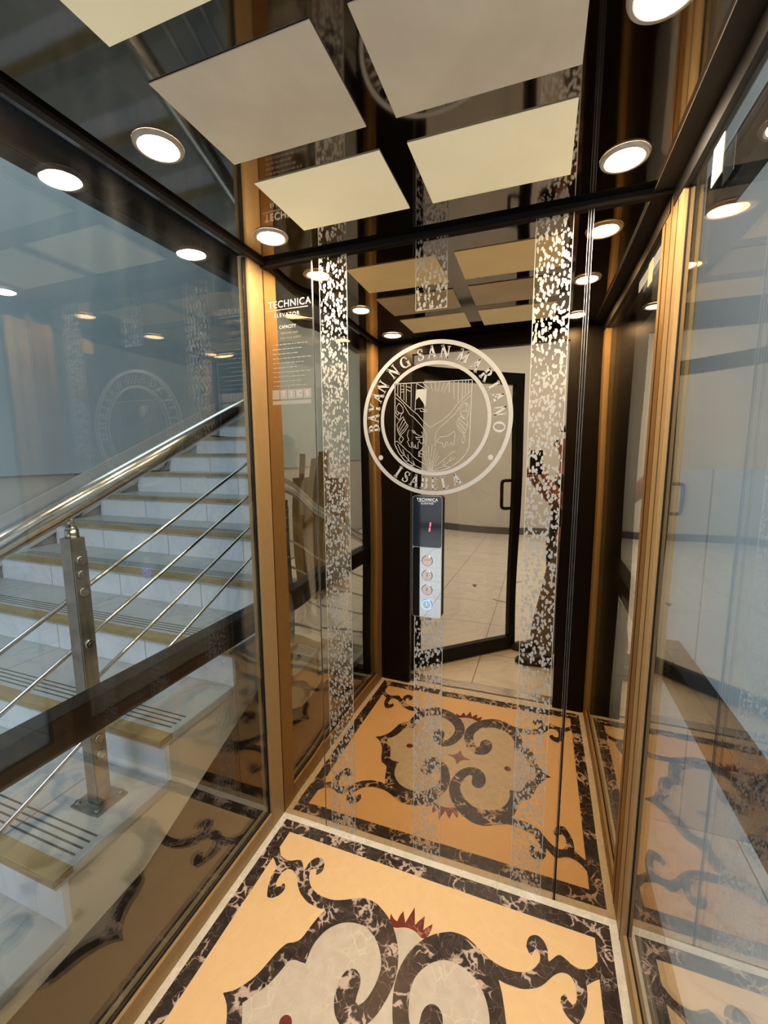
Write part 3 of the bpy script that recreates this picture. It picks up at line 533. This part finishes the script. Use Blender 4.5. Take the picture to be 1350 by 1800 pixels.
# ---- cable on the stair
bm = bmesh.new()
path_tube(bm, [(-2.372, 0.80, 1.082), (-2.372, 0.856, 1.09), (-2.372, 0.884, 1.130), (-2.372, 0.904, 1.150), (-2.372, 0.969, 1.197), (-2.372, 1.014, 1.225), (-2.372, 1.10, 1.252), (-2.36, 1.241, 1.326), (-2.36, 1.344, 1.369), (-2.36, 1.416, 1.412), (-2.36, 1.616, 1.413), (-2.372, 1.66, 1.43), (-2.372, 1.699, 1.454), (-2.372, 1.73, 1.51), (-2.372, 1.79, 1.565), (-2.372, 1.892, 1.611), (-2.372, 1.98, 1.655), (-2.372, 2.062, 1.700), (-2.372, 2.161, 1.749), (-2.372, 2.294, 1.766), (-2.36, 2.397, 1.758), (-2.2, 2.41, 1.745)], 0.008, 8)
tag(link('cable', bm, M_CABLE, smooth=True), 'black cable trailing down the far side of the marble steps', 'cable')
# ---- ceiling panels
PX = ((0.2674, 0.6116), (0.6788, 1.0321)); PY = ((-0.1564, -0.4031), (-0.4808, -0.722), (-0.800, -1.04))
ends = (('left', 'right'), ('nearest the mirror wall', 'in the middle row', 'in the row nearest the doorway'))
proto = None
for i in range(2):
    for j in range(3):
        x0, x1 = PX[i]; y0, y1 = PY[j]
        bm = bmesh.new(); hx, hy = (x1-x0)/2, (y0-y1)/2
        bx(bm, -hx, hx, -hy, hy, -0.0030, -0.0008, 0, 0.0004)
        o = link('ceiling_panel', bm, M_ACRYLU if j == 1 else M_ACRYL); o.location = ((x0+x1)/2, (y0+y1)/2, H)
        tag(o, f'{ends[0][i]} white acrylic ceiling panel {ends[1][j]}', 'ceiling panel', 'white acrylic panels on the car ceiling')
# ---- downlights
proto = None
lights = [(0.147, -0.157, 'left', 'beside the mirror wall'), (0.147, -0.590, 'left', 'halfway along the car'), (0.147, -1.045, 'left', 'close to the doorway'),
          (1.149, -0.175, 'right', 'beside the mirror wall'), (1.140, -0.575, 'right', 'halfway along the car'), (1.140, -1.045, 'right', 'close to the doorway')]
for x, y, sd, ps in lights:
    if proto is None:
        r0 = thing('ceiling_light', (0, 0, H), '', 'ceiling light')
        bm = bmesh.new(); lathe(bm, [(0.040, -0.0045), (0.044, -0.0075), (0.052, -0.006), (0.054, -0.0008)], (0, 0, 0)); a = link('rim', bm, M_RIM, r0)
        bm = bmesh.new(); lathe(bm, [(0.0005, -0.0052), (0.034, -0.0052), (0.040, -0.0045)], (0, 0, 0)); b_ = link('lamp_lens', bm, M_LENS, r0)
        proto = (r0, [a, b_]); o = r0
    else:
        o = proto[0].copy(); COL.objects.link(o)
        for c in proto[1]: k = c.copy(); k.parent = o; COL.objects.link(k)
    o.location = (x, y, H); tag(o, f'round warm white downlight in the {sd} side of the ceiling, {ps}', 'ceiling light', 'round downlights in the car ceiling')
# ---- button panel
bp = thing('button_panel', (0.634, 0, 0.983), 'slim polished steel lift control panel with dark screen and four round buttons', 'control panel')
inv3 = Matrix.Translation((-0.634, 0, -0.983))
def bpart(name, bm, mat, parent=None, smooth=False):
    bm.transform(inv3); return link(name, bm, mat, parent or bp, smooth)
def rounded(x0, x1, z0, z1, r, y, n=6):
    out = []
    for cx, cz, a in ((x1-r, z1-r, 0), (x0+r, z1-r, 90), (x0+r, z0+r, 180), (x1-r, z0+r, 270)):
        for i in range(n+1): t = math.radians(a+90*i/n); out.append((cx+r*math.cos(t), y, cz+r*math.sin(t)))
    return out
def slab(bm, x0, x1, z0, z1, r, y0, y1, mi=0, smi=None):
    F = [bm.verts.new(p) for p in rounded(x0, x1, z0, z1, r, y0)]; B = [bm.verts.new(p) for p in rounded(x0, x1, z0, z1, r, y1)]
    f = bm.faces.new(F); f.material_index = mi; bm.faces.new(B[::-1]).material_index = mi
    n = len(F)
    for i in range(n): bm.faces.new((F[i], B[i], B[(i+1) % n], F[(i+1) % n])).material_index = smi if smi is not None else mi
bm = bmesh.new(); slab(bm, 0.583, 0.688, 0.983, 1.413, 0.010, -0.0185, -0.001, 0); bpart('housing', bm, M_BLACK)
bm = bmesh.new(); slab(bm, 0.583, 0.6875, 0.983, 1.413, 0.010, -0.020, -0.0186, 0); bpart('bezel', bm, M_SILVER)
bm = bmesh.new(); slab(bm, 0.5845, 0.686, 0.9845, 1.234, 0.009, -0.0208, -0.0201, 0); bpart('face_plate', bm, M_PANELM)
bm = bmesh.new(); slab(bm, 0.5845, 0.686, 1.236, 1.4115, 0.009, -0.0210, -0.0201, 0); sc_ = bpart('screen', bm, M_SCREEN)
def btext(t, size, x, z, mat, name, parent, y=-0.0213, sx=1.0, sp=1.0):
    return text_mesh(t, size, mat, name, parent, (x-0.634, y, z-0.983), RX, 0.0001, sp, sx)
btext('TECHNICA', 0.0135, 0.6355, 1.400, M_WHITE, 'lettering', sc_, sp=1.15); btext('ELEVATOR', 0.0075, 0.6355, 1.3865, M_WHITE, 'lettering', sc_, sp=1.3)
bm = bmesh.new(); bx(bm, 0.604, 0.667, -0.0213, -0.0210, 1.3925, 1.3932)
bpart('lettering', bm, M_WHITE, sc_)
bm = bmesh.new()
for a, b in (((0.644, 1.291), (0.6455, 1.305)), ((0.6462, 1.3085), (0.648, 1.3225))):
    n = 0.0022; poly(bm, [(a[0]-n, -0.0214, a[1]), (a[0]+n, -0.0214, a[1]), (b[0]+n, -0.0214, b[1]), (b[0]-n, -0.0214, b[1])])
bpart('digit', bm, M_REDL, sc_)
for zc, tx, mk, ink in ((1.188, 'STOP', 'stop', M_REDINK), (1.136, '3', 'n', M_INK), (1.084, '2', 'n', M_INK), (1.031, '1', 'lit', M_BLUEL)):
    cx = 0.6375
    bm = bmesh.new(); tube(bm, (cx, -0.0208, zc), (cx, -0.0245, zc), 0.0195, 36, 0.0175); hb = bpart('button', bm, M_STEEL)
    if mk != 'plain': hb['label'] = {'STOP': 'steel stop button with red lettering', '3': 'steel button for floor 3', '2': 'steel button for floor 2', '1': 'button for floor 1 lit with a blue ring'}[tx]
    bm = bmesh.new(); tube(bm, (cx, -0.0245, zc), (cx, -0.0252, zc), 0.0155, 36); bpart('button_face', bm, M_BTN, hb)
    if mk == 'lit':
        bm = bmesh.new()
        for i in range(40):
            a, b = 2*math.pi*i/40, 2*math.pi*(i+1)/40
            bm.faces.new([bm.verts.new((cx+r*math.cos(t), -0.0254, zc+r*math.sin(t))) for r, t in ((0.0148, a), (0.0185, a), (0.0185, b), (0.0148, b))])
        bpart('light_ring', bm, M_BLUEL, hb)
    btext(tx, 0.0105 if tx == 'STOP' else 0.017, cx, zc+0.003, ink, 'lettering', hb, y=-0.0254)
    bm = bmesh.new()
    for q in (-0.004, 0.0, 0.004): tube(bm, (cx+q, -0.0252, zc-0.009), (cx+q, -0.0256, zc-0.009), 0.0009, 6)
    bpart('braille_dots', bm, M_INK, hb)
# ---- sticker on the right glass
box('tmp', 0, 1, 0, 1, 0, 1, M_PAPER); bpy.data.objects.remove(bpy.data.objects['tmp'])
tag(box('sticker', W+0.0108, W+0.0118, -0.318, -0.262, 2.105, 2.178, M_PAPER), 'small cream paper sticker high on the right glass near the corner', 'sticker')
# ---- plywood planks standing on the landing (seen in the mirror)
for i, (x, y, w_, h_, lean) in enumerate(((-1.22, -2.55, 0.13, 1.60, 5), (-1.40, -2.62, 0.12, 1.55, 6), (-1.60, -2.60, 0.14, 1.62, 4))):
    bm = bmesh.new(); bx(bm, -w_/2, w_/2, -0.012, 0.012, 0, h_, 0, 0.002)
    for hz_ in (0.35, 0.8, 1.2): tube(bm, (0, 0.012, hz_), (0, 0.0145, hz_), 0.012, 10)
    o = link('plank', bm, M_WOOD); o.location = (x, y, 0.002); o.rotation_euler = (math.radians(lean), 0, 0.15)
    tag(o, ('pale plywood plank standing on the landing, rightmost of three', 'pale plywood plank standing on the landing, middle of three', 'pale plywood plank standing on the landing, leftmost of three')[i], 'plank', 'plywood planks standing on the landing')
bm = bmesh.new(); bx(bm, -1.85, -1.0, -2.86, -2.78, 0.0, 1.3); o = link('wooden_crate', bm, M_WOOD); bm = None
tag(o, 'large flat wooden crate panel standing behind the planks on the landing', 'crate')
# ---- scraps on the landing floor
sp_ = ((0.62, -3.1, 0.10, 0.4, 'curved scrap of grey paper on the landing floor, nearest the door'), (0.28, -3.55, 0.07, 1.4, 'small dark chip on the landing floor, leftmost of the scraps'), (0.80, -3.9, 0.09, 2.2, 'thin dark scrap on the landing floor, farthest from the car'))
for x, y, s_, a_, lb in sp_:
    bm = bmesh.new(); pts = [(math.cos(t)*s_*(0.6+0.4*math.sin(3*t+a_)), math.sin(t)*s_*0.35) for t in [i*math.pi/8 for i in range(16)]]
    A = [bm.verts.new((p[0], p[1], 0.001)) for p in pts]; B = [bm.verts.new((p[0]*.9, p[1]*.9, 0.008)) for p in pts]
    bm.faces.new(B)
    for i in range(16): bm.faces.new((A[i], A[(i+1) % 16], B[(i+1) % 16], B[i]))
    o = link('paper_scrap', bm, M_DADO if s_ > .08 else M_BASE); o.location = (x, y, 0); o.rotation_euler = (0, 0, a_)
    tag(o, lb, 'scrap')

# ---- the photographer, seen in the mirror
pr = thing('person', (1.16, -1.86, 0), 'person in black shirt and khaki trousers on the landing holding up a phone', 'person')
invp = Matrix.Translation((-1.16, 1.86, 0))
def skin(name, verts, edges, mat, root, parent=pr, sub=2):
    me = bpy.data.meshes.new(name); me.from_pydata([Vector(v[0])-Vector((1.16, -1.86, 0)) for v in verts], edges, [])
    me.materials.append(mat); o = bpy.data.objects.new(name, me); COL.objects.link(o); o.parent = parent
    m = o.modifiers.new('skin', 'SKIN'); m.use_smooth_shade = True
    if not me.skin_vertices: me.skin_vertices.new() if hasattr(me.skin_vertices, 'new') else None
    for i, v in enumerate(verts):
        s = me.skin_vertices[0].data[i]; r = v[1]; s.radius = (r, r) if not isinstance(r, tuple) else r; s.use_root = (i == root)
    s2 = o.modifiers.new('sub', 'SUBSURF'); s2.levels = sub; s2.render_levels = sub
    return o
V = []; E = []
def av(p, r, par=None):
    V.append((p, r)); i = len(V)-1
    if par is not None: E.append((par, i))
    return i
pel = av((1.20, -1.86, 0.93), 0.125)
wa = av((1.205, -1.86, 1.08), 0.115, pel); ch = av((1.20, -1.855, 1.27), 0.135, wa); nb = av((1.20, -1.85, 1.42), 0.07, ch)
nk = av((1.185, -1.848, 1.50), 0.052, nb); hd = av((1.170, -1.845, 1.585), 0.078, nk); ht = av((1.178, -1.845, 1.665), 0.085, hd)
# right arm (towards the car) raises the phone
s1 = av((1.20, -1.70, 1.385), 0.058, nb); e1 = av((1.20, -1.60, 1.155), 0.043, s1); f1 = av((1.13, -1.555, 1.26), 0.036, e1); w1 = av((1.045, -1.515, 1.375), 0.026, f1); h1 = av((1.015, -1.495, 1.42), 0.029, w1)
for k in range(4):                                    # fingers wrap the edge of the phone
    z = 1.425+k*0.020
    a = av((1.004, -1.478, z), 0.0095, h1); b = av((0.988, -1.458, z+0.004), 0.0085, a); c = av((0.966, -1.452, z+0.004), 0.0075, b); d = av((0.950-0.004*(k % 2), -1.452, z+0.003), 0.0068, c)
t1 = av((1.012, -1.470, 1.405), 0.011, h1); t2 = av((1.012, -1.448, 1.425), 0.0095, t1); t3 = av((1.008, -1.440, 1.448), 0.008, t2)
# left arm supports from below
s2_ = av((1.20, -2.005, 1.385), 0.058, nb); e2 = av((1.17, -1.88, 1.15), 0.043, s2_); f2 = av((1.09, -1.76, 1.21), 0.036, e2); w2 = av((0.99, -1.60, 1.335), 0.026, f2); h2 = av((0.950, -1.545, 1.385), 0.031, w2)
for k in range(4):
    x = 0.925+k*0.016
    a = av((x, -1.515, 1.405), 0.0095, h2); b = av((x, -1.488, 1.415-0.003*k), 0.0085, a); c = av((x+0.002, -1.465, 1.415), 0.0075, b); d = av((x+0.003, -1.450, 1.412), 0.0068, c)
u1 = av((0.918, -1.520, 1.42), 0.011, h2); u2 = av((0.912, -1.490, 1.445), 0.0095, u1); u3 = av((0.914, -1.470, 1.462), 0.008, u2)
for sy_, dx in ((1, 0.0), (-1, -0.05)):
    hp = av((1.195, -1.86+sy_*0.085, 0.88), 0.098, pel); kn = av((1.13+dx*0.4, -1.86+sy_*0.10, 0.49), 0.064, hp); cf = av((1.115+dx*0.8, -1.86+sy_*0.10, 0.34), 0.058, kn)
    an = av((1.09+dx, -1.86+sy_*0.10, 0.10), 0.034, cf); ft = av((1.02+dx, -1.86+sy_*0.105, 0.045), 0.022, an); te = av((0.92+dx, -1.86+sy_*0.105, 0.032), 0.016, ft)
body = skin('body', V, E, M_SKIN, 0)
shirt = [((1.20, -1.86, 0.80), 0.140), ((1.20, -1.86, 0.95), 0.142), ((1.205, -1.86, 1.10), 0.134), ((1.20, -1.855, 1.28), 0.150), ((1.20, -1.85, 1.415), 0.095), ((1.20, -1.70, 1.39), 0.074), ((1.20, -1.655, 1.27), 0.066), ((1.20, -1.62, 1.19), 0.062),
         ((1.20, -2.005, 1.39), 0.074), ((1.185, -1.94, 1.26), 0.066), ((1.175, -1.90, 1.19), 0.062)]
skin('shirt', shirt, [(0, 1), (1, 2), (2, 3), (3, 4), (4, 5), (5, 6), (6, 7), (4, 8), (8, 9), (9, 10)], M_SHIRT, 1)
tv = [((1.20, -1.86, 0.93), 0.136)]; te_ = []
for sy_, dx in ((1, 0.0), (-1, -0.05)):
    b0 = len(tv); tv += [((1.195, -1.86+sy_*0.085, 0.86), 0.108), ((1.13+dx*0.4, -1.86+sy_*0.10, 0.49), 0.084), ((1.10+dx*0.9, -1.86+sy_*0.10, 0.25), 0.078), ((1.085+dx, -1.86+sy_*0.10, 0.085), 0.076)]
    te_ += [(0, b0), (b0, b0+1), (b0+1, b0+2), (b0+2, b0+3)]
skin('trousers', tv, te_, M_PANTS, 0)
for sy_, dx in ((1, 0.0), (-1, -0.05)):
    bm = bmesh.new()
    prof = [(1.145, 0.036, 0.100), (1.10, 0.046, 0.125), (1.04, 0.046, 0.110), (0.98, 0.050, 0.082), (0.92, 0.050, 0.064), (0.88, 0.036, 0.042), (0.862, 0.015, 0.03)]
    rings = []
    for x, hw, h_ in prof:
        rings.append([bm.verts.new((x+dx, -1.86+sy_*0.105+hw*math.cos(t), max(0.002, (h_/2)+h_/2*math.sin(t)*(1.0)))) for t in [2*math.pi*i/14 for i in range(14)]])
    for a, b in zip(rings, rings[1:]):
        for i in range(14): bm.faces.new((a[i], a[(i+1) % 14], b[(i+1) % 14], b[i])).smooth = True
    bm.faces.new(rings[0]); bm.faces.new(rings[-1][::-1]); bm.transform(invp); link('shoe', bm, M_SHOE, pr)
bm = bmesh.new(); bmesh.ops.create_uvsphere(bm, u_segments=24, v_segments=16, radius=1, matrix=Matrix.Translation((1.192, -1.845, 1.672)) @ Matrix.Diagonal((0.100, 0.088, 0.088, 1)))
bmesh.ops.delete(bm, geom=[v for v in bm.verts if v.co.x < 1.150 and v.co.z < 1.700], context='VERTS'); bm.transform(invp); link('hair', bm, M_HAIR, pr, True)
bm = bmesh.new(); bmesh.ops.create_cone(bm, segments=10, radius1=0.016, radius2=0.006, depth=0.04, matrix=Matrix.Translation((1.088, -1.845, 1.625)) @ Matrix.Rotation(0.5, 4, 'Y'))
bm.transform(invp); link('nose', bm, M_SKIN, pr, True)
for s_ in (-1, 1): bm = bmesh.new(); bmesh.ops.create_uvsphere(bm, u_segments=12, v_segments=8, radius=1, matrix=Matrix.Translation((1.178, -1.845+s_*0.082, 1.625)) @ Matrix.Diagonal((0.018, 0.008, 0.030, 1))); bm.transform(invp); link('ear', bm, M_SKIN, pr, True)
for s_ in (-1, 1): bm = bmesh.new(); bmesh.ops.create_uvsphere(bm, u_segments=10, v_segments=8, radius=0.011, matrix=Matrix.Translation((1.098, -1.845+s_*0.032, 1.648))); bm.transform(invp); link('eye', bm, M_HAIR, pr, True)
bm = bmesh.new(); bmesh.ops.create_uvsphere(bm, u_segments=12, v_segments=8, radius=1, matrix=Matrix.Translation((1.096, -1.845, 1.585)) @ Matrix.Diagonal((0.010, 0.024, 0.006, 1)))
bm.transform(invp); link('mouth', bm, M_REDINK, pr, True)
# phone in the hands
ph = thing('phone', (0.968, -1.436, 1.425), 'black phone held upright in the hands at the doorway', 'phone')
bm = bmesh.new(); slab(bm, 0.930, 1.006, 1.425, 1.575, 0.009, -1.4315, -1.4395); bm.transform(Matrix.Translation((-0.968, 1.436, -1.425))); link('phone_body', bm, M_BLACK, ph)
bm = bmesh.new(); slab(bm, 0.967, 1.002, 1.535, 1.571, 0.006, -1.4295, -1.4314); bm.transform(Matrix.Translation((-0.968, 1.436, -1.425))); cb = link('camera_bump', bm, M_BLACK, ph)
bm = bmesh.new()
for x, z in ((0.976, 1.544), (0.976, 1.562), (0.993, 1.553)): tube(bm, (x, -1.4295, z), (x, -1.4285, z), 0.006, 18)
bm.transform(Matrix.Translation((-0.968, 1.436, -1.425))); link('lens', bm, M_SCREEN, cb)
